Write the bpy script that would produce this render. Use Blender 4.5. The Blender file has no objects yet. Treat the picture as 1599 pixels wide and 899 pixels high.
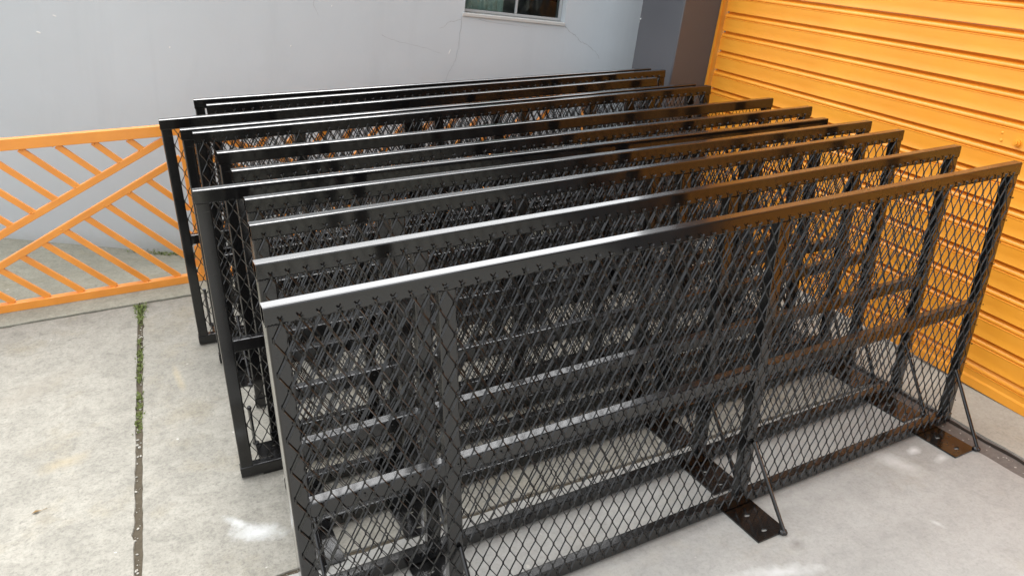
import bpy, bmesh, math, random
from mathutils import Matrix, Vector, noise
random.seed(7)
sc = bpy.context.scene
COL = sc.collection

# ------------------------------------------------------------------ frame of the place
# The yard slopes up to the shutter by about six degrees. Yard things are written in
# the yard's own axes (z square to the paving) and turned by SLOPE at the end.
SLOPE = Matrix(((0.9935, -0.0407, -0.1063, 0), (0.0437, 0.9987, 0.0261, 0), (0.1051, -0.0305, 0.9940, 0), (0, 0, 0, 1)))
_q = SLOPE.to_3x3().to_quaternion().normalized()
SLOPE = _q.to_matrix().to_4x4()

# ------------------------------------------------------------------ camera
cam = bpy.data.cameras.new('camera'); co = bpy.data.objects.new('camera', cam); COL.objects.link(co)
R = Vector((0.8975, -0.4410, 0.0045)); U = Vector((0.1775, 0.3705, 0.9117)); F = Vector((0.4037, 0.8175, -0.4108))
m = Matrix.Identity(4)
for i in range(3):
    m[i][0], m[i][1], m[i][2] = R[i], U[i], -F[i]
m = m.to_3x3().to_quaternion().normalized().to_matrix().to_4x4()
m.translation = Vector((0, 0, 1.6417))
co.matrix_world = SLOPE @ m
cam.sensor_width = 36; cam.lens = 1199.9 / 1599 * 36; cam.clip_start = .05; cam.clip_end = 400
sc.camera = co

# ------------------------------------------------------------------ daylight, thin bright overcast
w = bpy.data.worlds.new('World'); sc.world = w; w.use_nodes = True
nt = w.node_tree; nt.nodes.clear()
SUN_EL, SUN_AZ = math.radians(54), math.radians(4)      # azimuth from +Y towards +X
sky = nt.nodes.new('ShaderNodeTexSky'); sky.sky_type = 'NISHITA'; sky.sun_disc = False
sky.sun_elevation = SUN_EL; sky.sun_rotation = SUN_AZ; sky.air_density = 1.0; sky.dust_density = 3.0
hs = nt.nodes.new('ShaderNodeHueSaturation'); hs.inputs['Saturation'].default_value = .30
tc = nt.nodes.new('ShaderNodeTexCoord')
cn = nt.nodes.new('ShaderNodeTexNoise'); cn.inputs['Scale'].default_value = 2.2; cn.inputs['Detail'].default_value = 5
cr = nt.nodes.new('ShaderNodeValToRGB'); cr.color_ramp.elements[0].position = .3; cr.color_ramp.elements[1].position = .75
cr.color_ramp.elements[0].color = (8.8, 9.1, 9.6, 1); cr.color_ramp.elements[1].color = (12.5, 12.8, 13.2, 1)
mx = nt.nodes.new('ShaderNodeMixRGB'); mx.inputs[0].default_value = .65
bg = nt.nodes.new('ShaderNodeBackground'); bg.inputs['Strength'].default_value = .12
out = nt.nodes.new('ShaderNodeOutputWorld')
nt.links.new(sky.outputs[0], hs.inputs['Color']); nt.links.new(hs.outputs[0], mx.inputs[1])
nt.links.new(tc.outputs['Generated'], cn.inputs['Vector']); nt.links.new(cn.outputs['Fac'], cr.inputs[0]); nt.links.new(cr.outputs[0], mx.inputs[2])
# thin cloud glows widely round the veiled sun
gd = nt.nodes.new('ShaderNodeVectorMath'); gd.operation = 'DOT_PRODUCT'
gd.inputs[1].default_value = (math.sin(SUN_AZ) * math.cos(SUN_EL), math.cos(SUN_AZ) * math.cos(SUN_EL), math.sin(SUN_EL))
gm = nt.nodes.new('ShaderNodeMath'); gm.operation = 'MAXIMUM'; gm.inputs[1].default_value = 0
gp = nt.nodes.new('ShaderNodeMath'); gp.operation = 'POWER'; gp.inputs[1].default_value = 3
gl_ = nt.nodes.new('ShaderNodeMixRGB'); gl_.blend_type = 'ADD'; gl_.inputs[2].default_value = (31, 31, 31, 1)
nt.links.new(tc.outputs['Generated'], gd.inputs[0]); nt.links.new(gd.outputs['Value'], gm.inputs[0]); nt.links.new(gm.outputs[0], gp.inputs[0])
nt.links.new(gp.outputs[0], gl_.inputs[0]); nt.links.new(mx.outputs[0], gl_.inputs[1])
nt.links.new(gl_.outputs[0], bg.inputs['Color']); nt.links.new(bg.outputs[0], out.inputs['Surface'])
sl = bpy.data.lights.new('sun', 'SUN'); sl.energy = .95; sl.angle = math.radians(17); sl.color = (1, .975, .94)
so = bpy.data.objects.new('sun', sl); COL.objects.link(so)
sd = Vector((math.sin(SUN_AZ) * math.cos(SUN_EL), math.cos(SUN_AZ) * math.cos(SUN_EL), math.sin(SUN_EL)))
so.rotation_euler = sd.to_track_quat('Z', 'Y').to_euler(); so.location = sd * 20
sc.view_settings.view_transform = 'Standard'; sc.view_settings.look = 'None'; sc.view_settings.gamma = 1
sc.view_settings.exposure = 0.6

# ------------------------------------------------------------------ materials
def srgb(r, g, b):
    f = lambda c: (c / 255 / 12.92) if c / 255 <= .04045 else ((c / 255 + .055) / 1.055) ** 2.4
    return (f(r), f(g), f(b), 1)
class NT:
    def __init__(s, name):
        s.m = bpy.data.materials.new(name); s.m.use_nodes = True
        s.t = s.m.node_tree; s.b = s.t.nodes['Principled BSDF']; s.co = None
    def n(s, ty, **k):
        x = s.t.nodes.new('ShaderNode' + ty)
        for a, v in k.items():
            if a in x.inputs.keys(): x.inputs[a].default_value = v
            else: setattr(x, a, v)
        return x
    def l(s, a, b): s.t.links.new(a, b)
    def pos(s, scale=(1, 1, 1), rot=(0, 0, 0), loc=(0, 0, 0)):
        if not s.co: s.co = s.n('TexCoord')
        mp = s.n('Mapping'); mp.inputs['Scale'].default_value = scale; mp.inputs['Rotation'].default_value = rot; mp.inputs['Location'].default_value = loc
        s.l(s.co.outputs['Object'], mp.inputs['Vector']); return mp.outputs[0]
    def noise(s, sc_, det=4, rough=.55, vec=None, dist=0):
        x = s.n('TexNoise'); x.inputs['Scale'].default_value = sc_; x.inputs['Detail'].default_value = det
        x.inputs['Roughness'].default_value = rough; x.inputs['Distortion'].default_value = dist
        s.l(vec if vec else s.pos(), x.inputs['Vector']); return x.outputs['Fac']
    def ramp(s, v, stops):
        r = s.n('ValToRGB'); e = r.color_ramp.elements
        while len(e) < len(stops): e.new(.5)
        for i, (p, c) in enumerate(stops):
            e[i].position = p; e[i].color = c if len(c) == 4 else (*c, 1)
        s.l(v, r.inputs[0]); return r.outputs[0]
    def mix(s, fac, a, b, mode='MIX'):
        x = s.n('MixRGB', blend_type=mode)
        for i, v in ((0, fac), (1, a), (2, b)):
            if hasattr(v, 'is_output'): s.l(v, x.inputs[i])
            else: x.inputs[i].default_value = v
        return x.outputs[0]
    def math(s, op, a, b=0.):
        x = s.n('Math', operation=op)
        for i, v in ((0, a), (1, b)):
            if hasattr(v, 'is_output'): s.l(v, x.inputs[i])
            else: x.inputs[i].default_value = v
        return x.outputs[0]
    def bump(s, h, dist, strength=1.):
        b = s.n('Bump'); b.inputs['Distance'].default_value = dist; b.inputs['Strength'].default_value = strength
        s.l(h, b.inputs['Height']); s.l(b.outputs[0], s.b.inputs['Normal'])
    def col(s, c):
        if hasattr(c, 'is_output'): s.l(c, s.b.inputs['Base Color'])
        else: s.b.inputs['Base Color'].default_value = c
    def set(s, **k):
        for a, v in k.items():
            a = a.replace('_', ' ')
            if hasattr(v, 'is_output'): s.l(v, s.b.inputs[a])
            else: s.b.inputs[a].default_value = v
def g(v): return (v, v, v, 1)

def mat_black():
    t = NT('black enamel')
    a = t.ramp(t.noise(9, 4), [(.3, (.003, .003, .0035)), (.75, (.007, .0065, .006))])
    dust = t.ramp(t.noise(5, 7, .7, vec=t.pos((1, 3, 3))), [(.55, g(0)), (.85, g(.022))]); a = t.mix(dust, a, (.25, .23, .20, 1))
    scr = t.ramp(t.noise(60, 3, .6, vec=t.pos((.25, 3, 3), rot=(0, .5, 0))), [(.70, g(0)), (.73, g(.12))]); a = t.mix(scr, a, (.16, .15, .14, 1))
    t.col(a)
    t.set(Roughness=t.ramp(t.noise(14, 5), [(.3, g(.20)), (.8, g(.34))]), Specular_IOR_Level=.12, Coat_Weight=1., Coat_Roughness=.12, Coat_IOR=1.58)
    t.bump(t.noise(60, 3), .0006, .5); return t.m
def mat_black_mesh():
    t = NT('black enamel on mesh')
    t.col((.004, .004, .0042, 1)); t.set(Roughness=.35, Specular_IOR_Level=.15, Coat_Weight=1., Coat_Roughness=.10, Coat_IOR=1.47); t.bump(t.noise(240, 3), .0012, .8); return t.m
def mat_orange(name='orange gate paint', c=srgb(246, 158, 60)):
    t = NT(name)
    c2 = (c[0] * .86, c[1] * .80, c[2] * .8, 1)
    t.col(t.mix(t.ramp(t.noise(7, 6), [(.35, g(0)), (.8, g(1))]), c, c2)); t.set(Roughness=.38, Specular_IOR_Level=.4, Coat_Weight=.6, Coat_Roughness=.15)
    t.bump(t.noise(80, 3), .0005, .5); return t.m
def mat_shutter():
    t = NT('yellow orange shutter paint')
    a, b = srgb(247, 167, 54), srgb(237, 149, 40)
    base = t.mix(t.ramp(t.noise(1.6, 5, vec=t.pos((1, 1, 3))), [(.35, g(0)), (.7, g(1))]), a, b)
    streak = t.ramp(t.noise(5, 6, .7, vec=t.pos((1, .25, 9))), [(.62, g(0)), (.86, g(.35))])
    base = t.mix(streak, base, srgb(196, 120, 40))
    spots = t.ramp(t.noise(34, 2, .5), [(.75, g(0)), (.79, g(.5))])
    t.col(t.mix(spots, base, srgb(190, 110, 30)))
    t.set(Roughness=t.ramp(t.noise(11, 4), [(.3, g(.33)), (.8, g(.5))]), Specular_IOR_Level=.5)
    t.bump(t.noise(4, 5, vec=t.pos((1, .6, 5))), .004, .35); return t.m
def mat_plaster(name, c, var=.10, bump=.004, gloss=.82):
    t = NT(name); 
    d = tuple(x * (1 - var) for x in c[:3]) + (1,); e = tuple(min(1, x * (1 + var * .5)) for x in c[:3]) + (1,)
    big = t.mix(t.ramp(t.noise(.9, 6, .6), [(.3, g(0)), (.72, g(1))]), d, e)
    stain = t.ramp(t.noise(3.3, 7, .65, vec=t.pos((1, 1, .5)), dist=.6), [(.55, g(0)), (.8, g(.35))])
    big = t.mix(stain, big, tuple(x * .86 for x in c[:3]) + (1,))
    if gloss > .6:       # rain streaks, and splash dirt near the foot
        strk = t.ramp(t.noise(4.5, 5, .6, vec=t.pos((1.6, 1, .10), loc=(3, 0, 0))), [(.56, g(0)), (.78, g(.30))]); big = t.mix(strk, big, tuple(x * .84 for x in c[:3]) + (1,))
        sp = t.n('SeparateXYZ'); t.l(t.pos(), sp.inputs[0])
        hz = t.math('ADD', sp.outputs[2], t.math('MULTIPLY', t.noise(5, 6, .7), .34))
        big = t.mix(t.ramp(t.math('ADD', hz, .5), [(.16, g(.55)), (.34, g(0))]), big, (c[0] * .62, c[1] * .58, c[2] * .48, 1))
    t.col(big); t.set(Roughness=gloss, Specular_IOR_Level=.25 if gloss > .6 else .6)
    h = t.math('ADD', t.math('MULTIPLY', t.noise(2.4, 4), 1.2), t.math('MULTIPLY', t.noise(38, 4), .22))
    t.bump(h, bump, .55); return t.m
def ellipse(t, x, y, rx, ry, rot, soft=.05):
    """0..1 mask of a noisy blot lying on the paving at x, y"""
    mp = t.n('Mapping', vector_type='TEXTURE'); mp.inputs['Location'].default_value = (x, y, 0); mp.inputs['Rotation'].default_value = (0, 0, rot); mp.inputs['Scale'].default_value = (rx, ry, 1000)
    if not t.co: t.co = t.n('TexCoord')
    t.l(t.co.outputs['Object'], mp.inputs['Vector'])
    ln = t.n('VectorMath', operation='LENGTH'); t.l(mp.outputs[0], ln.inputs[0])
    nz = t.math('MULTIPLY', t.math('SUBTRACT', t.noise(26, 5, .65), .5), 1.3)
    return t.ramp(t.math('ADD', ln.outputs['Value'], nz), [(soft, g(1)), (1., g(0))])
def mat_concrete(name, c, rough_amt=1., stain_amt=1., blots=(), yellow=.5, streak=True):
    t = NT(name)
    dk = tuple(x * .70 for x in c[:3]) + (1,); lt = tuple(min(1, x * 1.08) for x in c[:3]) + (1,)
    a = t.mix(t.ramp(t.noise(1.7, 7, .62, dist=.4), [(.34, g(0)), (.68, g(1))]), tuple(x * .89 for x in c[:3]) + (1,), lt)
    mott = t.ramp(t.noise(9, 8, .72, dist=.8), [(.45, g(0)), (.66, g(.9 * stain_amt))])
    a = t.mix(mott, a, dk)
    if streak:
        st = t.ramp(t.noise(13, 6, .7, vec=t.pos((2.6, .34, 1), rot=(0, 0, .18))), [(.5, g(0)), (.72, g(.5 * stain_amt))])
        a = t.mix(st, a, tuple(x * .74 for x in c[:3]) + (1,))
    yl = t.ramp(t.noise(2.9, 6, .7, vec=t.pos(loc=(5, 3, 0))), [(.54, g(0)), (.76, g(yellow))])
    a = t.mix(yl, a, (c[0] * .86, c[1] * .76, c[2] * .56, 1))
    fine = t.ramp(t.noise(95, 6, .8), [(.30, g(1 - .36 * min(1, rough_amt))), (.5, g(1)), (.8, g(1 + .13 * rough_amt))])
    a = t.mix(1., a, fine, 'MULTIPLY')
    mid = t.ramp(t.noise(34, 8, .85, vec=t.pos(loc=(2, 7, 0))), [(.36, g(1 - .30 * stain_amt)), (.52, g(1)), (.75, g(1.06))]); a = t.mix(1., a, mid, 'MULTIPLY')
    vein = t.ramp(t.math('ABSOLUTE', t.math('SUBTRACT', t.noise(3.1, 3, .5, dist=1.2), .5)), [(0., g(.35 * stain_amt)), (.006, g(0))]); a = t.mix(vein, a, tuple(x * .55 for x in c[:3]) + (1,))
    pits = t.ramp(t.noise(55, 4, .6), [(.66, g(0)), (.70, g(.38 * stain_amt))])
    a = t.mix(pits, a, (.10, .085, .065, 1))
    chips = t.ramp(t.noise(21, 3, .45, vec=t.pos(loc=(9, 1, 2))), [(.735, g(0)), (.75, g(.8))])
    a = t.mix(chips, a, (.50, .48, .44, 1))
    for (x, y, rx, ry, ro, k, bc) in blots:
        a = t.mix(t.math('MULTIPLY', ellipse(t, x, y, rx, ry, ro), k), a, bc)
    t.col(a); t.set(Roughness=.86, Specular_IOR_Level=.22)
    h = t.math('ADD', t.math('MULTIPLY', t.noise(11, 6, .7), .7 * rough_amt), t.math('MULTIPLY', t.noise(120, 4, .7), .3))
    h = t.math('SUBTRACT', h, t.math('MULTIPLY', pits, .8))
    t.bump(h, .006, .6 * rough_amt); return t.m
def mat_plain(name, c, rough=.6, spec=.4, var=.2, scale=30):
    t = NT(name); d = tuple(x * (1 - var) for x in c[:3]) + (1,)
    t.col(t.mix(t.noise(scale, 4), d, c)); t.set(Roughness=rough, Specular_IOR_Level=spec); return t.m
def mat_glass():
    m = bpy.data.materials.new('window glass'); m.use_nodes = True; t = m.node_tree; t.nodes.clear()
    o = t.nodes.new('ShaderNodeOutputMaterial'); mxs = t.nodes.new('ShaderNodeMixShader')
    tr = t.nodes.new('ShaderNodeBsdfTransparent'); tr.inputs[0].default_value = (.78, .84, .83, 1)
    gl = t.nodes.new('ShaderNodeBsdfGlossy'); gl.inputs['Roughness'].default_value = .03; fr = t.nodes.new('ShaderNodeFresnel'); fr.inputs[0].default_value = 1.38
    nz = t.nodes.new('ShaderNodeTexNoise'); nz.inputs['Scale'].default_value = 3; bp = t.nodes.new('ShaderNodeBump'); bp.inputs['Distance'].default_value = .004
    t.links.new(nz.outputs['Fac'], bp.inputs['Height']); t.links.new(bp.outputs[0], gl.inputs['Normal'])
    t.links.new(fr.outputs[0], mxs.inputs[0]); t.links.new(tr.outputs[0], mxs.inputs[1]); t.links.new(gl.outputs[0], mxs.inputs[2]); t.links.new(mxs.outputs[0], o.inputs[0]); return m
WHITE = (.62, .63, .62, 1)
M_BLACK = mat_black(); M_MESH = mat_black_mesh(); M_GATE = mat_orange(); M_SHUT = mat_shutter()
M_WALL = mat_plaster('pale grey wall paint', (.55, .595, .625, 1), .06)
M_PIL = mat_plaster('dark grey wall paint', (.082, .084, .094, 1), .12, .0012, .30)
M_SLAB = mat_concrete('weathered concrete', (.312, .297, .256, 1), 1., .85, [(.114, 1.982, .10, .05, -.5, .8, WHITE), (.07, 2.05, .07, .020, -.9, .7, WHITE), (-.42, 2.62, .10, .05, .3, .3, (.42, .34, .2, 1)), (-.02, 3.05, .02, .14, .1, .3, (.52, .42, .24, 1)), (-.55, 3.2, .3, .1, .6, .35, (.3, .27, .22, 1))])
M_SMOOTH = mat_concrete('trowelled grey concrete', (.365, .36, .338, 1), .45, .4, [(2.28, 1.39, .045, .022, .2, .9, WHITE), (2.33, 1.316, .04, .02, .2, .75, WHITE), (2.17, 1.36, .05, .11, .4, .6, WHITE), (1.43, 1.16, .16, .035, -.3, .7, WHITE), (2.02, 1.1, .012, .03, .2, .5, WHITE), (1.56, 1.225, .03, .03, 0, .6, (.15, .14, .13, 1))], .35, False)
M_THRESH = mat_concrete('pale threshold concrete', (.37, .347, .295, 1), .6, .4, (), .4, False)
M_APRON = mat_concrete('streaked grey concrete', (.33, .322, .262, 1), .8, .7, (), .5, True)
M_DIRT = mat_plain('joint dirt', (.11, .092, .066, 1), .95, .1, .6, 60)
M_STRIP = mat_plain('brown grey gutter grit', (.18, .16, .145, 1), .9, .2, .45, 70)
M_GAP = mat_plain('gap dirt', (.035, .03, .026, 1), .95, .1, .6, 60)
M_MOSS = mat_plain('moss green', (.155, .19, .055, 1), .8, .2, .5, 90)
M_WEED = mat_plain('weed green', (.17, .22, .06, 1), .7, .3, .4, 60)
M_STONE = mat_plain('white grit', (.42, .40, .35, 1), .9, .2, .3, 60)
M_LEAF = mat_plain('dry leaf', (.30, .20, .09, 1), .8, .2, .3, 60)
M_ALU = mat_plain('grey window metal', (.42, .43, .43, 1), .4, .5, .1)
M_SILL = mat_plain('white sill', (.56, .56, .54, 1), .6, .4, .12)
M_CURT = mat_plain('pale green curtain', (.50, .58, .53, 1), .9, .1, .15, 12)
M_DARK = mat_plain('dark interior', (.05, .055, .065, 1), .8, .2, .4, 6)
M_DARK2 = mat_plain('near black plastic', (.012, .012, .016, 1), .5, .3, .2)
M_CRACK = mat_plain('wall crack', (.47, .50, .52, 1), .9, .1, .4, 40)
M_CHIP = mat_plain('bare white plaster', (.8, .8, .78, 1), .9, .1, .05)
M_ROOM = mat_plain('room wall', (.42, .44, .46, 1), .9, .1, .2, 3)
M_GLASS = mat_glass()

# ------------------------------------------------------------------ mesh helpers
YARD = []                                  # top-level things written in the yard's axes
def link(name, bm, mat, parent=None, smooth=False):
    me = bpy.data.meshes.new(name); bm.normal_update(); bm.to_mesh(me); bm.free(); me.materials.append(mat)
    if smooth:
        for p in me.polygons: p.use_smooth = True
    o = bpy.data.objects.new(name, me); COL.objects.link(o)
    if parent: o.parent = parent
    return o
def thing(name, label, cat, loc=(0, 0, 0), rz=0, group=None, yard=False):
    o = bpy.data.objects.new(name, None); COL.objects.link(o); o.location = loc; o.rotation_euler = (0, 0, rz)
    o.empty_display_size = .1; tag(o, label, cat, group)
    if yard: YARD.append(o)
    return o
def tag(o, label, cat, group=None):
    o['label'] = label; o['category'] = cat
    if group: o['group'] = group
def box(bm, x0, x1, y0, y1, z0, z1):
    v = [bm.verts.new(p) for p in ((x0, y0, z0), (x1, y0, z0), (x1, y1, z0), (x0, y1, z0), (x0, y0, z1), (x1, y0, z1), (x1, y1, z1), (x0, y1, z1))]
    for f in ((3, 2, 1, 0), (4, 5, 6, 7), (0, 1, 5, 4), (1, 2, 6, 5), (2, 3, 7, 6), (3, 0, 4, 7)): bm.faces.new([v[i] for i in f])
def bbox(bm, x0, x1, y0, y1, z0, z1, b):
    """box with bevelled edges"""
    t = bmesh.new(); box(t, x0, x1, y0, y1, z0, z1)
    bmesh.ops.bevel(t, geom=t.edges[:], offset=b, segments=1, affect='EDGES')
    me = bpy.data.meshes.new('tmp'); t.to_mesh(me); t.free(); bm.from_mesh(me); bpy.data.meshes.remove(me)
def bar(bm, p, q, w, t, wd, cap=True):
    """flat bar from p to q, width w along wd, thickness t"""
    p, q = Vector(p), Vector(q); d = (q - p).normalized(); wd = Vector(wd); a = (wd - d * wd.dot(d)).normalized(); b = d.cross(a)
    c = [(-w / 2, -t / 2), (w / 2, -t / 2), (w / 2, t / 2), (-w / 2, t / 2)]
    v0 = [bm.verts.new(p + a * i + b * j) for i, j in c]; v1 = [bm.verts.new(q + a * i + b * j) for i, j in c]
    for i in range(4): bm.faces.new((v0[i], v0[(i + 1) % 4], v1[(i + 1) % 4], v1[i]))
    if cap: bm.faces.new(v0[::-1]); bm.faces.new(v1)
def rod(bm, p, q, r, n=8):
    p, q = Vector(p), Vector(q); d = (q - p).normalized(); a = d.orthogonal().normalized(); b = d.cross(a)
    v = [[bm.verts.new(c + a * math.cos(2 * math.pi * i / n) * r + b * math.sin(2 * math.pi * i / n) * r) for i in range(n)] for c in (p, q)]
    for i in range(n): bm.faces.new((v[0][i], v[0][(i + 1) % n], v[1][(i + 1) % n], v[1][i]))
    bm.faces.new(v[0][::-1]); bm.faces.new(v[1])
def blob(bm, c, r, sq=1., k=1):
    M = Matrix.Translation(c) @ Matrix.Diagonal((r, r * sq, r, 1)); bmesh.ops.create_icosphere(bm, subdivisions=k, radius=1, matrix=M)
def prism(bm, pts, axis, a0, a1):
    """closed outline pts swept along an axis"""
    def P(p, a): return {0: (a, p[0], p[1]), 1: (p[0], a, p[1]), 2: (p[0], p[1], a)}[axis]
    v0 = [bm.verts.new(P(p, a0)) for p in pts]; v1 = [bm.verts.new(P(p, a1)) for p in pts]; n = len(pts)
    for i in range(n): bm.faces.new((v0[i], v0[(i + 1) % n], v1[(i + 1) % n], v1[i]))
    bm.faces.new(v0[::-1]); bm.faces.new(v1); bmesh.ops.recalc_face_normals(bm, faces=bm.faces[:])
def rrect(w, h, r, c=(0, 0)):
    pts = []
    for sx, sy, a0 in ((1, 1, 0), (-1, 1, 90), (-1, -1, 180), (1, -1, 270)):
        for k in (0, 45, 90):
            a = math.radians(a0 + k); pts.append((c[0] + sx * (w / 2 - r) + r * math.cos(a), c[1] + sy * (h / 2 - r) + r * math.sin(a)))
    return pts
def tube(bm, axis, a0, a1, c, w, h, r=.004, t=.0022, hollow=True):
    """steel box section along an axis; open-ended when hollow"""
    def P(p, a): return {0: (a, p[0], p[1]), 1: (p[0], a, p[1]), 2: (p[0], p[1], a)}[axis]
    O = rrect(w, h, r, c); I = rrect(w - 2 * t, h - 2 * t, max(r - t, .0008), c); n = len(O)
    o0 = [bm.verts.new(P(p, a0)) for p in O]; o1 = [bm.verts.new(P(p, a1)) for p in O]
    for i in range(n): bm.faces.new((o0[i], o0[(i + 1) % n], o1[(i + 1) % n], o1[i]))
    if hollow:
        i0 = [bm.verts.new(P(p, a0)) for p in I]; i1 = [bm.verts.new(P(p, a1)) for p in I]
        for i in range(n):
            j = (i + 1) % n
            bm.faces.new((i1[i], i1[j], i0[j], i0[i])); bm.faces.new((o0[j], o0[i], i0[i], i0[j])); bm.faces.new((o1[i], o1[j], i1[j], i1[i]))
    else:
        bm.faces.new(o0[::-1]); bm.faces.new(o1)
    bmesh.ops.recalc_face_normals(bm, faces=bm.faces[:])

# ------------------------------------------------------------------ the ground
def wall_y(x): return 5.1738 - .2188 * (x + .8323)
def gz(x, y):
    """height of the sheet under everything, in the yard's axes"""
    if y < 4.16: return -.014
    zb = max(-.24, min(.10, .028 - .2 * (x + .83)))
    k = (y - 4.16) / max(.3, wall_y(x) - 4.16); k = max(0, min(1, k)); return -.014 + (zb + .014) * (k * k * (3 - 2 * k))
xs = [-60, -30, -12, -6] + [-4 + .25 * i for i in range(33)] + [6, 12, 30, 60]
ys = [-60, -30, -12, -4, 0, 2, 3.9, 4.16] + [4.28 + .12 * i for i in range(16)] + [8, 14, 40]
bm = bmesh.new(); G = [[bm.verts.new((x, y, gz(x, y))) for x in xs] for y in ys]
for j in range(len(ys) - 1):
    for i in range(len(xs) - 1): bm.faces.new((G[j][i], G[j][i + 1], G[j + 1][i + 1], G[j + 1][i]))
ground = link('ground', bm, M_APRON, None, True); ground['kind'] = 'structure'; YARD.append(ground)
bm = bmesh.new()
for q in (((-4.5, -.8, -.005), (2.6, -.8, -.005), (2.6, 3.93, -.005), (-4.5, 3.93, -.005)),): bm.faces.new([bm.verts.new(p) for p in q])
o = link('joint_dirt', bm, M_DIRT, ground); o['kind'] = 'structure'
def slab(pts, mat, seed, top=0., jit=.0042, step=.032):
    """cast slab with slightly crumbled edges"""
    rnd = random.Random(seed); out = []
    n = len(pts)
    for i in range(n):
        a, b = Vector(pts[i]), Vector(pts[(i + 1) % n]); L = (b - a).length; k = max(2, min(140, int(L / step))); nr = Vector((-(b - a).y, (b - a).x)).normalized()
        for j in range(k):
            p = a.lerp(b, j / k)
            if j: p = p + nr * (rnd.uniform(0, jit) + (rnd.random() < .07) * rnd.uniform(0, jit * 2.2))
            out.append(p)
    bm = bmesh.new(); t = [bm.verts.new((p.x, p.y, top)) for p in out]
    c = sum(out, Vector((0, 0))) / len(out)
    lo = []
    for p in out:
        d = (p - c).normalized() * .002; lo.append(bm.verts.new((p.x + d.x, p.y + d.y, top - .004)))
    bt = [bm.verts.new((v.co.x, v.co.y, top - .05)) for v in lo]; m_ = len(out)
    bm.faces.new(t)
    for i in range(m_):
        j = (i + 1) % m_; bm.faces.new((t[j], t[i], lo[i], lo[j])); bm.faces.new((lo[j], lo[i], bt[i], bt[j]))
    bmesh.ops.recalc_face_normals(bm, faces=bm.faces[:])
    return link('concrete_slab', bm, mat, ground)
slab([(-4.5, 1.776), (-.235, 1.776), (-.140, 3.882), (-4.5, 3.876)], M_SLAB, 1)
slab([(-.214, 1.776), (2.492, 1.772), (2.53, 3.886), (-.119, 3.882)], M_SLAB, 2)
slab([(-.30, -.8), (2.46, -.8), (2.492, 1.760), (-.216, 1.762)], M_SMOOTH, 3)
slab([(-4.5, -.8), (-.33, -.8), (-.238, 1.764), (-4.5, 1.764)], M_SLAB, 4)
slab([(-4.5, 3.892), (2.6, 3.894), (2.6, 4.175), (-4.5, 4.175)], M_APRON, 5, .003)
slab([(2.566, -2.5), (3.30, -2.5), (3.42, 3.62), (2.60, 3.62)], M_THRESH, 6, .002, .006)
bm = bmesh.new(); bm.faces.new([bm.verts.new(p) for p in ((2.44, -.9, -.003), (2.60, -.9, -.003), (2.62, 3.92, -.003), (2.5, 3.92, -.003))])
o = link('gutter_strip', bm, M_STRIP, ground); o['kind'] = 'structure'
bm = bmesh.new(); rg = random.Random(8); pv = None
for i in range(110):                                      # dark gap against the threshold
    y = -.8 + i * .04; xa = 2.5575 + (y + .8) * .0075 - .012 - rg.random() * .006; xb = xa + .016 + rg.random() * .008
    v = (bm.verts.new((xa, y, -.0012)), bm.verts.new((xb, y, -.0012)))
    if pv: bm.faces.new((pv[0], pv[1], v[1], v[0]))
    pv = v
o = link('gap', bm, M_GAP, ground); o['kind'] = 'structure'
# grit lying in the joints
bm = bmesh.new(); rnd = random.Random(4)
def grit(x, y, r, z=-.003):
    bmesh.ops.create_icosphere(bm, subdivisions=1, radius=r, matrix=Matrix.Translation((x, y, z)) @ Matrix.Rotation(rnd.uniform(0, 6), 4, 'Z') @ Matrix.Diagonal((1, rnd.uniform(.5, .9), rnd.uniform(.3, .6), 1)))
for i in range(170):
    y = rnd.uniform(1.0, 3.85); grit(-.129 - (3.86 - y) * .0478 + rnd.uniform(-.008, .008), y, .0012 + .0068 * rnd.random() ** 3)
for i in range(120): grit(rnd.uniform(-.2, 2.45), 1.768 + rnd.uniform(-.005, .005), rnd.uniform(.001, .003), -.004)
for i in range(50): grit(2.53 + rnd.uniform(-.03, .035), rnd.uniform(.8, 1.9), rnd.uniform(.0015, .005), -.003)
o = link('joint_grit', bm, M_STONE, ground); o['kind'] = 'stuff'
# moss and small weeds: many small leaves
def leaves(bm, spots, rnd, size, lift):
    for (x, y, z, sx, sy, n) in spots:
        for i in range(n):
            px, py = x + rnd.gauss(0, sx), y + rnd.gauss(0, sy); h = z + rnd.random() ** 1.6 * lift
            a = rnd.uniform(0, 6.28); s = size * rnd.uniform(.5, 1.25); el = rnd.uniform(.1, 1.2)
            d = Vector((math.cos(a) * math.cos(el), math.sin(a) * math.cos(el), math.sin(el))); sd_ = Vector((-math.sin(a), math.cos(a), 0)) * s * .32
            p = Vector((px, py, h)); v = [bm.verts.new(q) for q in (p, p + d * s * .5 + sd_, p + d * s, p + d * s * .5 - sd_)]; bm.faces.new(v)
def jx(y): return -.1285 - (3.86 - y) * .0478
bm = bmesh.new(); sp = []
for (ya, yb, dens) in ((3.30, 3.50, 26), (3.08, 3.32, 30), (2.88, 3.0, 34), (2.70, 2.86, 26), (3.6, 3.72, 12)):
    k = int((yb - ya) / .02)
    for i in range(k): y = ya + (i + .5) * .02; sp.append((jx(y), y, -.005, .006, .012, int(dens * rnd.choice((.1, .3, 1., 1.6)))))
leaves(bm, sp, rnd, .011, .008)
o = link('moss', bm, M_MOSS, None); o['kind'] = 'stuff'; tag(o, 'green moss growing in the long joint of the concrete paving', 'moss'); YARD.append(o)
bm = bmesh.new(); leaves(bm, [(jx(3.8), 3.80, -.006, .012, .028, 160), (jx(3.72), 3.72, -.006, .009, .02, 70), (jx(3.83), 3.84, -.004, .016, .012, 90)], rnd, .013, .016)
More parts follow.
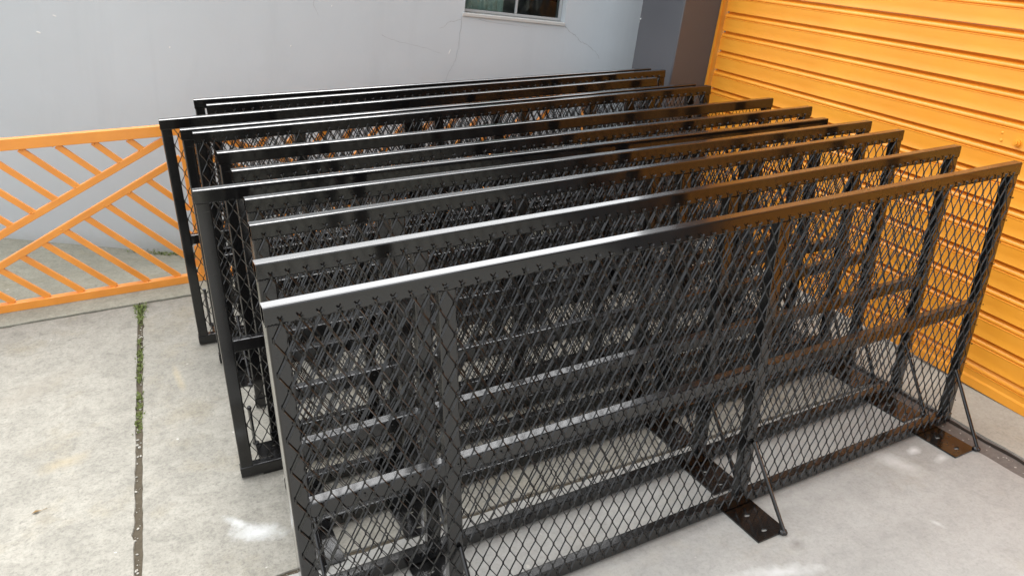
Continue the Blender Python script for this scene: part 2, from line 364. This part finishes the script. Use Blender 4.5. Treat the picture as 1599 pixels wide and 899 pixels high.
o = link('weed', bm, M_WEED, None); tag(o, 'small green weed at the gate end of the paving joint', 'weed'); YARD.append(o)
bm = bmesh.new(); sp = []
for i in range(26):
    x = -.16 + i * .022; y = wall_y(x) - .045 + rnd.uniform(-.02, .02); sp.append((x, y, gz(x, y) + .002, .016, .016, 26 if x > -.02 else 12))
leaves(bm, sp, rnd, .014, .010)
o = link('weeds', bm, M_WEED, None); o['kind'] = 'stuff'; tag(o, 'low green weeds along the foot of the pale grey wall', 'weeds'); YARD.append(o)
bm = bmesh.new(); x, y = -.505, 2.37
vs = [bm.verts.new(p) for p in ((x, y, .002), (x + .012, y + .008, .006), (x + .030, y + .004, .003), (x + .014, y - .004, .008))]; bm.faces.new((vs[0], vs[3], vs[2], vs[1]))
rod(bm, (x + .03, y + .004, .003), (x + .043, y + .010, .002), .0007, 5)
o = link('fallen_leaf', bm, M_LEAF, None); tag(o, 'tiny dry brown leaf lying on the concrete left of the joint', 'leaf'); YARD.append(o)

# ------------------------------------------------------------------ the black mesh panels
L, H, TW, TD = 2.391, 1.0, .041, .032
PITCH, X0, ZT, ZS = .0386, .0304, .9650, .0391
POSTS = [(0, .041), (.362, .404), (1.344, 1.387), (2.350, 2.391)]
def panel_meshes():
    me = {}
    def keep(key, bm, mat):
        m_ = bpy.data.meshes.new(key); bm.normal_update(); bm.to_mesh(m_); bm.free(); m_.materials.append(mat); me[key] = m_
    b = bmesh.new(); tube(b, 0, 0, L, (TD / 2, H - TW / 2), TD, TW); keep('top_rail', b, M_BLACK)
    b = bmesh.new(); tube(b, 0, 0, L, (TD / 2, TW / 2 + .0065), TD, TW); keep('bottom_rail', b, M_BLACK)
    for i, (a, c) in enumerate(POSTS):
        b = bmesh.new(); tube(b, 2, TW + .0065, H - TW, ((a + c) / 2 + (.0008 if i == 0 else -.0008 if i == 3 else 0), TD / 2), c - a - .0012, TD - .0012, hollow=False); keep('post%d' % i, b, M_BLACK)
    for i in range(3):
        b = bmesh.new(); tube(b, 0, POSTS[i][1] - .0008, POSTS[i + 1][0] + .0008, (TD / 2, .4935), TD - .0024, TW, hollow=False); keep('mid%d' % i, b, M_BLACK)
    # expanded steel mesh: slanting ribbons joined at doubled bonds
    b = bmesh.new(); rn = random.Random(3); T = Vector((math.cos(.80), -math.sin(.80), 0)); rows = 24; nx = 61; yy = -.0046
    J = {}
    for r in range(rows + 1):
        for k in range(-1, nx + 1):
            x = X0 + PITCH * (k + (.5 if r % 2 else 0)); J[r, k] = Vector((x + rn.uniform(-.0005, .0005), yy + rn.uniform(-.0005, .0005) + (.0006 if r % 2 else -.0006), ZT - ZS * r + rn.uniform(-.0006, .0006)))
    xmin, xmax = X0 - PITCH * .52, X0 + PITCH * (nx - 1 + .52)
    for r in range(rows + 1):
        for k in range(-1, nx + 1):
            p = J[r, k]
            if not (xmin <= p.x <= xmax): continue
            hb = .0062
            if r < rows:
                for q in ((J[r + 1, k], J[r + 1, k - 1]) if r % 2 == 0 else (J[r + 1, k + 1] if (r + 1, k + 1) in J else None, J[r + 1, k])):
                    if q is None or not (xmin <= q.x <= xmax): continue
                    sgn = 1 if q.x > p.x else -1
                    bar(b, p + Vector((sgn * .0011, 0, -hb * .75)), q + Vector((-sgn * .0011, 0, hb * .75)), .0030 if sgn > 0 else .0037, .0014, T, cap=False)
            edge = p.x < X0 - .01 or p.x > X0 + PITCH * (nx - 1) + .01
            bar(b, p + Vector((0, 0, hb)), p - Vector((0, 0, hb)), .0050 if not edge else .0034, .0017, T)
            if r == 0 and not edge:
                s = 1 if r == 0 else -1
                for sx, ln in ((-1, rn.uniform(.5, 1)), (1, rn.uniform(.6, 1.1))):
                    bar(b, p + Vector((sx * .001, 0, s * .004)), p + Vector((sx * .0062 * ln, -.0035 * rn.random(), s * (.004 + .0065 * ln))), .0040, .0016, T)
    keep('mesh', b, M_MESH)
    b = bmesh.new()
    for (a, c) in POSTS:                                     # weld beads
        xm = (a + c) / 2; k = round((xm - X0) / PITCH); x = X0 + k * PITCH
        for r in range(2, rows, 2): blob(b, (x + rn.uniform(-.002, .002), -.0035, ZT - ZS * r + rn.uniform(-.003, .003)), rn.uniform(.0022, .0036), .8)
    for i, (a, c) in enumerate(POSTS):
        for zc in (.0475, .473, .514, H - TW):
            for xx in ((a, c) if 0 < i < 3 else (c,) if i == 0 else (a,)):
                for j in range(5): blob(b, (xx + rn.uniform(-.002, .002), TD * (j / 4) * 1.02 - .0004, zc + rn.uniform(-.0015, .0015)), rn.uniform(.002, .0036), 1.)
        if i in (0, 3):
            for j in range(7): blob(b, (a + (c - a) * j / 6, -.0002, H - TW + rn.uniform(-.001, .001)), rn.uniform(.0012, .0022), .8)
    for k in range(1, nx):
        if k % 3 == 0: blob(b, (X0 + (k + .5) * PITCH, -.0035, .4975 + rn.uniform(-.003, .003)), rn.uniform(.002, .0034), .8)
        blob(b, (X0 + k * PITCH, -.0032, .027), rn.uniform(.002, .0034), .8)
        if rn.random() < .6: blob(b, (X0 + k * PITCH, -.0032, .963), rn.uniform(.0018, .003), .8)
    keep('weld', b, M_MESH)
    return me
PM = panel_meshes()
FEET = [(.004, .112, .052, .052), (.300, .412, .400, .392), (1.297, 1.412, 1.394, 1.375), (2.212, 2.322, 2.322, 2.332)]   # plate x0, x1, strut foot x, strut head x
def plate_mesh(x0, x1):
    b = bmesh.new(); y0, y1 = -.150, .030; hx = (x0 + x1) / 2; z0, z1 = .0004, .006; holes = [(hx - .004, -.118), (hx - .004, -.044)]
    r = .0085; n = 12
    # plate cut into three bands with two drilled bands
    def ring(z): return None
    ycuts = [y0, -.081, -.008, y1]
    for i in range(3):
        a, c = ycuts[i], ycuts[i + 1]
        if i < 2:
            cx, cy = holes[i]
            outer = [(x0, a), (hx, a), (x1, a), (x1, cy), (x1, c), (hx, c), (x0, c), (x0, cy)]
            ang = [math.atan2(p[1] - cy, p[0] - cx) for p in outer]
            inner = [(cx + r * 1.35 * math.cos(t_), cy + r * .8 * math.sin(t_)) for t_ in ang]
            for z, fl in ((z1, False), (z0, True)):
                vo = [b.verts.new((*p, z)) for p in outer]; vi = [b.verts.new((*p, z)) for p in inner]
                for j in range(8):
                    k = (j + 1) % 8; f = (vo[j], vo[k], vi[k], vi[j]); b.faces.new(f[::-1] if fl else f)
            v0 = [b.verts.new((*p, z0)) for p in inner]; v1 = [b.verts.new((*p, z1)) for p in inner]
            for j in range(8): k = (j + 1) % 8; b.faces.new((v1[j], v1[k], v0[k], v0[j]))
            for p, q in ((outer[6], outer[0]), (outer[2], outer[4])):
                b.faces.new([b.verts.new(t_) for t_ in ((*p, z0), (*q, z0), (*q, z1), (*p, z1))])
            if i == 0: b.faces.new([b.verts.new(t_) for t_ in ((x0, y0, z0), (x1, y0, z0), (x1, y0, z1), (x0, y0, z1))])
        else: box(b, x0, x1, a, c, z0, z1)
    m_ = bpy.data.meshes.new('plate'); b.normal_update(); b.to_mesh(m_); b.free(); m_.materials.append(M_BLACK); return m_
def strut_mesh(fx, hx):
    b = bmesh.new(); rod(b, (fx, -.158, .007), (hx, -.0125, .236), .0062, 10); rod(b, (hx, -.0135, .235), (hx, -.004, .250), .0062, 10)
    blob(b, (fx - .006, -.152, .008), .009, 1.2, 2); blob(b, (fx + .001, -.158, .008), .0085, 1., 2); blob(b, (hx, -.006, .244), .008, .8, 2)
    m_ = bpy.data.meshes.new('strut'); b.normal_update(); b.to_mesh(m_); b.free(); m_.materials.append(M_BLACK); return m_
PLM = [plate_mesh(f[0], f[1]) for f in FEET]; STM = [strut_mesh(f[2], f[3]) for f in FEET]
def child(name, me, parent, kind=None):
    o = bpy.data.objects.new(name, me); COL.objects.link(o); o.parent = parent
    if kind: o['kind'] = kind
    return o
def make_panel(label, loc, rz):
    t = thing('mesh_fence_panel', label, 'fence panel', loc, rz, 'black mesh fence panels stored in a row', True)
    child('top_rail', PM['top_rail'], t); child('bottom_rail', PM['bottom_rail'], t)
    for i in range(4): child('post', PM['post%d' % i], t)
    for i in range(3): child('mid_rail', PM['mid%d' % i], t)
    child('wire_mesh', PM['mesh'], t); child('weld_bead', PM['weld'], t, 'stuff')
    for i in range(4): child('base_plate', PLM[i], t); child('strut', STM[i], t)
    return t
def copy_thing(src, label, loc, rz):
    c = src.copy(); COL.objects.link(c); c.location = loc; c.rotation_euler = (0, 0, rz); c['label'] = label; YARD.append(c)
    for ch in src.children:
        d = ch.copy(); COL.objects.link(d); d.parent = c
    return c
# x, y of the visible upper left corner, turn, mesh side towards the viewer?
ROW = [
 (.1582, 1.3971, .0212, 1, 'frontmost black mesh panel, nearest the camera, its top rail running up to the shutter'),
 (.1816, 1.6292, .0205, 1, 'black mesh panel directly behind the frontmost one, mesh tips on its near face'),
 (.2124, 1.8938, .0169, 1, 'third black mesh panel from the front, mesh tips on its near face'),
 (.2338, 2.1131, -.0052, 1, 'fourth black mesh panel from the front, just ahead of the one jutting out left'),
 (.1141, 2.2564, -.0190, 0, 'black mesh panel jutting out left mid-row, its plain left post standing on the concrete'),
 (.2425, 2.4250, -.0021, 1, 'sixth black panel, mesh tips on its face, just behind the one jutting left mid-row'),
 (.2296, 2.6717, -.0134, 0, 'seventh black panel with plain near face, between the two panels showing mesh tips'),
 (.1866, 3.0113, .0032, 1, 'eighth black panel, nearer one of the touching pair, its right corner meeting the brown jamb'),
 (.1493, 3.0866, .0019, 0, 'ninth black panel, farther one of the pair standing almost back to back'),
 (.0892, 3.3011, .0120, 0, 'black panel jutting farthest left near the back, its post before the orange gate'),
 (.2922, 3.5411, -.0035, 1, 'second black panel from the back, its right corner in front of the dark grey pillar'),
 (.2539, 3.6903, -.0324, 0, 'rearmost black mesh panel, nearest the pale grey wall'),
]
proto = None
for (x, y, a, toward, lab) in ROW:
    if toward: loc, rz = (x, y, 0), a
    else:      # turned about: its back face carries the measured corner
        d = Vector((math.cos(a), math.sin(a))); nrm = Vector((-math.sin(a), math.cos(a))); p = Vector((x, y)) + d * L + nrm * TD; loc, rz = (p.x, p.y, 0), a + math.pi
    if proto is None: proto = make_panel(lab, loc, rz)
    else: copy_thing(proto, lab, loc, rz)

# ------------------------------------------------------------------ the orange gate, two leaves meeting behind the panels
GY = 4.050; BW, BD = .026, .022
def gate_leaf(x_meet, s, length, label):
    """s = -1: leaf running left from the meeting stile, +1: running right"""
    t = thing('metal_gate', label, 'gate', (x_meet, GY, 0), 0, 'leaves of the orange gate', True)
    ends = []; GYL = .0115
    def X(u): return s * u                                   # u = distance from the meeting edge
    def piece(name, p, q, w_=BW, d_=BD, y=.010):
        b = bmesh.new(); a, c = Vector((X(p[0]), y + .011, p[1])), Vector((X(q[0]), y + .011, q[1])); d = (c - a).normalized(); n_ = Vector((-d.z, 0, d.x))
        prof = rrect(w_, d_, .003); v = []
        for e in (a, c): v.append([b.verts.new(e + n_ * i + Vector((0, j, 0))) for i, j in prof])
        n = len(prof)
        for i in range(n): b.faces.new((v[0][i], v[0][(i + 1) % n], v[1][(i + 1) % n], v[1][i]))
        b.faces.new(v[0][::-1]); b.faces.new(v[1]); bmesh.ops.recalc_face_normals(b, faces=b.faces[:]); return link(name, b, M_GATE, t)
    top, tb, bt, bb = .826, .774, .043, .002
    piece('top_rail', (.0, (top + tb) / 2), (length, (top + tb) / 2), top - tb, .040, .009)
    piece('bottom_rail', (.0, (bt + bb) / 2), (length, (bt + bb) / 2), bt - bb, .040, .009)
    piece('stile', (.024, bt + .001), (.024, tb - .001), .046, .038, .009); piece('stile', (length - .024, bt + .001), (length - .024, tb - .001), .046, .038, .009)
    # the two long parallel diagonals, in x measured from the left leaf (meeting edge at x .225)
    ZA = lambda u: .744 - .482 * (u - .128) ; ZB = lambda u: .639 - .490 * (u - .091)
    uA = .128 + (.744 - bt) / .482; uB = .091 + (.639 - bt) / .490
    piece('diagonal_bar', (.073, .7705), (min(uA, length - .05), max(bt, ZA(min(uA, length - .05)))), .033)
    piece('diagonal_bar', (.049, ZB(.049)), (uB - .01, bt), .033)
    u = .265                                                 # short bars above A
    while u < length + .7:
        if u < length - .06: p = (u, .773)
        else:
            p = (length - .05, .773 - 1.04 * (u - (length - .05)))
        du = (p[1] - (ZA(p[0]) + .014)) / (1.04 + .482) ; q = (p[0] - du, p[1] - 1.04 * du)
        if q[0] < uA - .05 and p[1] - q[1] > .03 and p[1] > bt + .03: piece('slanted_bar', p, q, .028, .020, .011); ends.append((p, q))
        u += .1495
    u = .213                                                 # short bars below B
    while u < uB - .12:
        p = (u, ZB(u) - .013); k = (p[1] - bt) / 1.04; q = (p[0] - k, bt)
        if q[0] < .048: q = (.048, p[1] - 1.04 * (p[0] - .048))
        piece('slanted_bar', p, q, .028, .020, .011); ends.append((p, q)); u += .1010
    b = bmesh.new(); rn = random.Random(5)
    for (p, q) in ends:
        for e in (p, q):
            for k in range(3): blob(b, (X(e[0]) + rn.uniform(-.016, .016), GYL + rn.uniform(-.001, .002), e[1] + rn.uniform(-.004, .004)), rn.uniform(.003, .0055), .6)
    o = link('weld_bead', b, M_GATE, t, True); o['kind'] = 'stuff'
    # lock plate low on the meeting stile
    if s < 0:
        b = bmesh.new(); bbox(b, -.060, -.001, .004, .0092, .03, .20, .0012); link('lock_plate', b, M_GATE, t)
    return t
gate_leaf(.226, -1, 1.78, 'orange metal gate leaf with slanted bars, left of the black panels')
gate_leaf(.234, 1, 2.30, 'orange metal gate leaf glimpsed through the mesh of the rearmost black panels')

# ------------------------------------------------------------------ the roller shutter (upright, in world axes)
S0 = Vector((2.7698, 1.4721, .2576))
shutter = thing('roller_shutter', 'yellow orange roller shutter with horizontal ribbed slats', 'shutter', S0)
PITCHS = .1034; Y0, Y1 = -1.46, 2.232
def slat_mesh():
    b = bmesh.new(); fh = .0694
    prof = [(.0240, -.0010), (.0012, -.0004), (-.0008, .0006), (-.0010, .0028), (0, .0050), (-.0007, fh * .5), (0, fh - .0045), (-.0012, fh - .0030), (-.0012, fh - .0010), (.0002, fh),
            (.0080, fh + .0008), (.0080, fh + .0024), (.0012, fh + .0038), (.0002, fh + .0070), (.0010, fh + .0115), (.0034, fh + .0155), (.0070, fh + .0190), (.0120, fh + .0220), (.0180, fh + .0245), (.0230, fh + .0280), (.0240, fh + .0332)]
    ysg = [Y0 + (Y1 - Y0) * i / 28 for i in range(29)]
    rows = [[b.verts.new((x, y, z)) for x, z in prof] for y in ysg]
    for i in range(28):
        for j in range(len(prof) - 1): b.faces.new((rows[i][j], rows[i + 1][j], rows[i + 1][j + 1], rows[i][j + 1]))
    # back of the sheet
    back = [[b.verts.new((.028, y, z)) for z in (-.0008, fh + .0332)] for y in (Y0, Y1)]
    b.faces.new((back[0][0], back[0][1], back[1][1], back[1][0]))
    bmesh.ops.recalc_face_normals(b, faces=b.faces[:])
    m_ = bpy.data.meshes.new('slat'); b.normal_update(); b.to_mesh(m_); b.free(); m_.materials.append(M_SHUT)
    for p in m_.polygons: p.use_smooth = True
    m_.set_sharp_from_angle(angle=math.radians(38)) if hasattr(m_, 'set_sharp_from_angle') else None
    return m_
SM = slat_mesh(); rnd = random.Random(11)
for k in range(29):
    o = child('slat', SM, shutter); z = .1055 + PITCHS * k; o.location = (rnd.uniform(-.0008, .0008), 0, z + rnd.uniform(-.0008, .0008)); o.rotation_euler = (0, math.radians(rnd.uniform(-.5, .5)), 0)
b = bmesh.new()
prof = [(.010, .001), (.0, .001), (-.003, .004), (-.003, .036), (-.001, .041), (.001, .045), (.001, .066), (-.001, .068), (-.001, .0715), (.0045, .0722), (.0045, .0735), (.0006, .0745), (-.0004, .078), (.0006, .083), (.0032, .088), (.0066, .0925), (.0104, .097), (.0135, .1015), (.0150, .1042), (.024, .1042), (.024, .001)]
prism(b, prof, 1, Y0, Y1); link('bottom_bar', b, M_SHUT, shutter)
for (y, z, r, n) in ((.3995, .957, .0125, 'lock'),):
    b = bmesh.new()
    M = Matrix.Translation((-.006, y, z)) @ Matrix.Rotation(math.pi / 2, 4, 'Y'); bmesh.ops.create_cone(b, cap_ends=True, segments=24, radius1=.0145, radius2=.0125, depth=.010, matrix=M)
    M = Matrix.Translation((-.0145, y, z)) @ Matrix.Rotation(math.pi / 2, 4, 'Y'); bmesh.ops.create_cone(b, cap_ends=True, segments=20, radius1=.0085, radius2=.0072, depth=.008, matrix=M)
    box(b, -.0196, -.0184, y - .0012, y + .0012, z - .005, z + .005)
    lk = link('lock', b, M_SHUT, shutter)
for (y, z) in ((.4700, .979), (.4646, .9514)):
    b = bmesh.new(); bmesh.ops.create_uvsphere(b, u_segments=14, v_segments=8, radius=.0062, matrix=Matrix.Translation((-.0005, y, z)) @ Matrix.Diagonal((.65, 1, 1, 1))); link('bolt', b, M_SHUT, shutter, True)
b = bmesh.new()                                              # guide channel at the far side
prism(b, [(-.030, Y1 + .004), (-.030, Y1 + .022), (.030, Y1 + .022), (.030, Y1 + .019), (-.026, Y1 + .019), (-.026, Y1 + .004)], 2, .002, 3.2); link('guide_rail', b, M_SHUT, shutter)

# ------------------------------------------------------------------ building with the dark pillar
bld = thing('building', 'dark grey painted pillar and front of the building beside the orange shutter', 'building', S0)
b = bmesh.new(); bbox(b, -.272, .55, Y1 + .024, 2.670, -.7, 3.12, .006); link('pillar', b, M_PIL, bld)
b = bmesh.new(); bbox(b, -.268, .55, Y0 - 3.2, 2.666, 3.122, 3.9, .006); link('lintel', b, M_PIL, bld)
b = bmesh.new(); bbox(b, -.27, .55, Y0 - 3.2, Y0 - .004, -.8, 3.12, .006); link('pillar', b, M_PIL, bld)
b = bmesh.new()                                              # paint chips near the pillar's far edge
blob(b, (-.272, 2.655, 1.135), .006, .5); blob(b, (-.272, 2.662, 1.118), .003, .5); link('paint_chip', b, M_CHIP, bld)

# ------------------------------------------------------------------ neighbouring pale grey wall with its window
nb = thing('neighbour_building', 'pale grey plastered building wall with a small window and hairline cracks', 'building', (2.704, 4.4711, .172), math.radians(-10))
u0, u1, z0, z1, dp = -1.132, -.492, 1.121, 1.66, .092
b = bmesh.new(); WL, WR, WB, WT, WD = -11., 5., -1.6, 1.98, .20
def quad(*p): b.faces.new([b.verts.new(q) for q in p])
US = [WL, u0, u1, WR]; ZS_ = [WB, z0, z1, WT]
for i in range(3):
    for j in range(3):
        if i == 1 and j == 1: continue
        quad((US[i], 0, ZS_[j]), (US[i + 1], 0, ZS_[j]), (US[i + 1], 0, ZS_[j + 1]), (US[i], 0, ZS_[j + 1]))
        quad((US[i], WD, ZS_[j + 1]), (US[i + 1], WD, ZS_[j + 1]), (US[i + 1], WD, ZS_[j]), (US[i], WD, ZS_[j]))
quad((u0, 0, z0), (u0, WD, z0), (u0, WD, z1), (u0, 0, z1)); quad((u1, 0, z1), (u1, WD, z1), (u1, WD, z0), (u1, 0, z0))
quad((u0, 0, z0), (u1, 0, z0), (u1, WD, z0), (u0, WD, z0)); quad((u0, WD, z1), (u1, WD, z1), (u1, 0, z1), (u0, 0, z1))
quad((WL, 0, WT), (WR, 0, WT), (WR, WD, WT), (WL, WD, WT)); quad((WR, 0, WB), (WR, WD, WB), (WR, WD, WT), (WR, 0, WT)); quad((WL, WD, WB), (WL, 0, WB), (WL, 0, WT), (WL, WD, WT))
bmesh.ops.remove_doubles(b, verts=b.verts[:], dist=1e-5); bmesh.ops.recalc_face_normals(b, faces=b.faces[:]); link('wall', b, M_WALL, nb)
win = child('window', None, nb) if False else None
b = bmesh.new(); fw = .018
for r in ((u0 + .001, u1 - .001, z0 + .010, z0 + .026), (u0 + .001, u1 - .001, z1 - .02, z1 - .002), (u0 + .001, u0 + .010, z0 + .027, z1 - .021), (u1 - fw, u1 - .001, z0 + .027, z1 - .021)):
    bbox(b, r[0], r[1], dp - .012, dp + .03, r[2], r[3], .0015)
frame = link('window', b, M_ALU, nb)
um = -.790
b = bmesh.new(); bbox(b, um - .007, um + .007, dp - .010, dp + .028, z0 + .027, z1 - .021, .0015); link('mullion', b, M_ALU, frame)
b = bmesh.new(); bbox(b, u0 - .012, u1 + .004, -.010, dp - .014, z0 - .012, z0 + .0085, .003); link('sill', b, M_SILL, frame)
for a, c in ((u0 + .0105, um - .0075), (um + .0075, u1 - fw - .0005)):
    b = bmesh.new(); box(b, a, c, dp + .006, dp + .010, z0 + .0265, z1 - .0205); link('pane', b, M_GLASS, frame)
# the room behind
b = bmesh.new()
RX0, RX1, RY0, RY1, RZ0, RZ1 = -2.6, .5, WD + .004, 2.4, .3, 1.95
for q in (((RX0, RY1, RZ0), (RX1, RY1, RZ0), (RX1, RY1, RZ1), (RX0, RY1, RZ1)), ((RX0, RY0, RZ0), (RX0, RY1, RZ0), (RX0, RY1, RZ1), (RX0, RY0, RZ1)), ((RX1, RY1, RZ0), (RX1, RY0, RZ0), (RX1, RY0, RZ1), (RX1, RY1, RZ1)),
          ((RX0, RY0, RZ0), (RX1, RY0, RZ0), (RX1, RY1, RZ0), (RX0, RY1, RZ0)), ((RX0, RY1, RZ1), (RX1, RY1, RZ1), (RX1, RY0, RZ1), (RX0, RY0, RZ1))): quad(*q)
link('room_wall', b, M_ROOM, nb)
b = bmesh.new()                                              # curtain in soft folds
cu0, cu1 = u0 - .05, -.852; N = 60; rw = []
for j, z in enumerate((z0 - .02, z0 + .3, z1 + .1)):
    rw.append([b.verts.new((cu0 + (cu1 - cu0) * i / N, dp + .085 + .014 * math.sin(i * .62 + .3 * math.sin(i * .21)) + .006 * math.sin(i * 1.7), z)) for i in range(N + 1)])
for j in range(2):
    for i in range(N): b.faces.new((rw[j][i], rw[j][i + 1], rw[j + 1][i + 1], rw[j + 1][i]))
link('curtain', b, M_CURT, frame, True)
def wthing(name, label, cat, bm, mat):
    o = link(name, bm, mat); tag(o, label, cat); o.matrix_world = Matrix.Translation((2.704, 4.4711, .172)) @ Matrix.Rotation(math.radians(-10), 4, 'Z'); return o
b = bmesh.new(); y = .42  # two unidentified shapes in the right pane, added as solids in the room
prism(b, [(-.56, 1.245), (-.425, 1.225), (-.345, 1.32), (-.345, 1.40), (-.60, 1.40)], 1, y, y + .16)
wthing('dark_object', 'dark tapered object seen through the right window pane', 'object', b, M_DARK2)
b = bmesh.new(); bbox(b, -.35, .05, .40, .425, 1.285, 1.300, .002)
wthing('rail', 'thin white bar seen at the top of the right window pane', 'rail', b, M_SILL)
# hairline cracks and chips: shallow relief on the plaster
def crack(pts, w_):
    b = bmesh.new(); rn = random.Random(int(abs(pts[0][0]) * 1000)); P = []
    for i in range(len(pts) - 1):
        a, c = Vector(pts[i]), Vector(pts[i + 1])
        for k in range(4): p = a.lerp(c, k / 4); P.append(p + Vector((rn.uniform(-.004, .004), rn.uniform(-.004, .004))))
    P.append(Vector(pts[-1])); prev = None
    for i, p in enumerate(P):
        d = (P[min(i + 1, len(P) - 1)] - P[max(i - 1, 0)]).normalized(); n_ = Vector((-d.y, d.x)) * w_ * rn.uniform(.25, .6) * (1 - .5 * i / len(P))
        v = (b.verts.new((p.x + n_.x, -.0008, p.y + n_.y)), b.verts.new((p.x - n_.x, -.0008, p.y - n_.y)))
        if prev: b.faces.new((prev[0], prev[1], v[1], v[0]))
        prev = v
    link('crack', b, M_CRACK, nb)
crack([(-1.145, 1.105), (-1.148, 1.035), (-1.151, .922), (-1.164, .844), (-1.188, .792), (-1.209, .751), (-1.218, .715)], .0032)
crack([(-1.148, 1.088), (-1.192, 1.076), (-1.226, 1.065), (-1.255, 1.033), (-1.278, 1.027)], .003)
crack([(-.490, 1.112), (-.451, 1.079), (-.41, 1.063), (-.375, 1.031), (-.328, 1.012), (-.28, .984), (-.246, .963), (-.223, .933)], .004)
crack([(-1.622, .959), (-1.56, .935), (-1.513, .925), (-1.372, .907), (-1.251, .879)], .0022)
crack([(-2.0, 1.16), (-2.02, 1.09), (-1.99, 1.03)], .002)
crack([(-1.04, 1.10), (-.93, 1.085), (-.84, 1.09), (-.72, 1.083)], .0025)
b = bmesh.new()
for (x, z, rx, rz_) in ((-1.204, .894, .003, .016), (-3.464, .806, .012, .005), (-3.376, .9, .010, .004), (-2.805, .784, .004, .006), (-2.145, .848, .003, .006), (-1.916, 1.091, .003, .005)):
    bmesh.ops.create_icosphere(b, subdivisions=2, radius=1, matrix=Matrix.Translation((x, 0, z)) @ Matrix.Rotation(.3, 4, 'Y') @ Matrix.Diagonal((rx, .0018, rz_, 1)))
link('plaster_chip', b, M_CHIP, nb)

# ------------------------------------------------------------------ set the yard on its slope
for o in YARD: o.matrix_basis = SLOPE @ o.matrix_basis
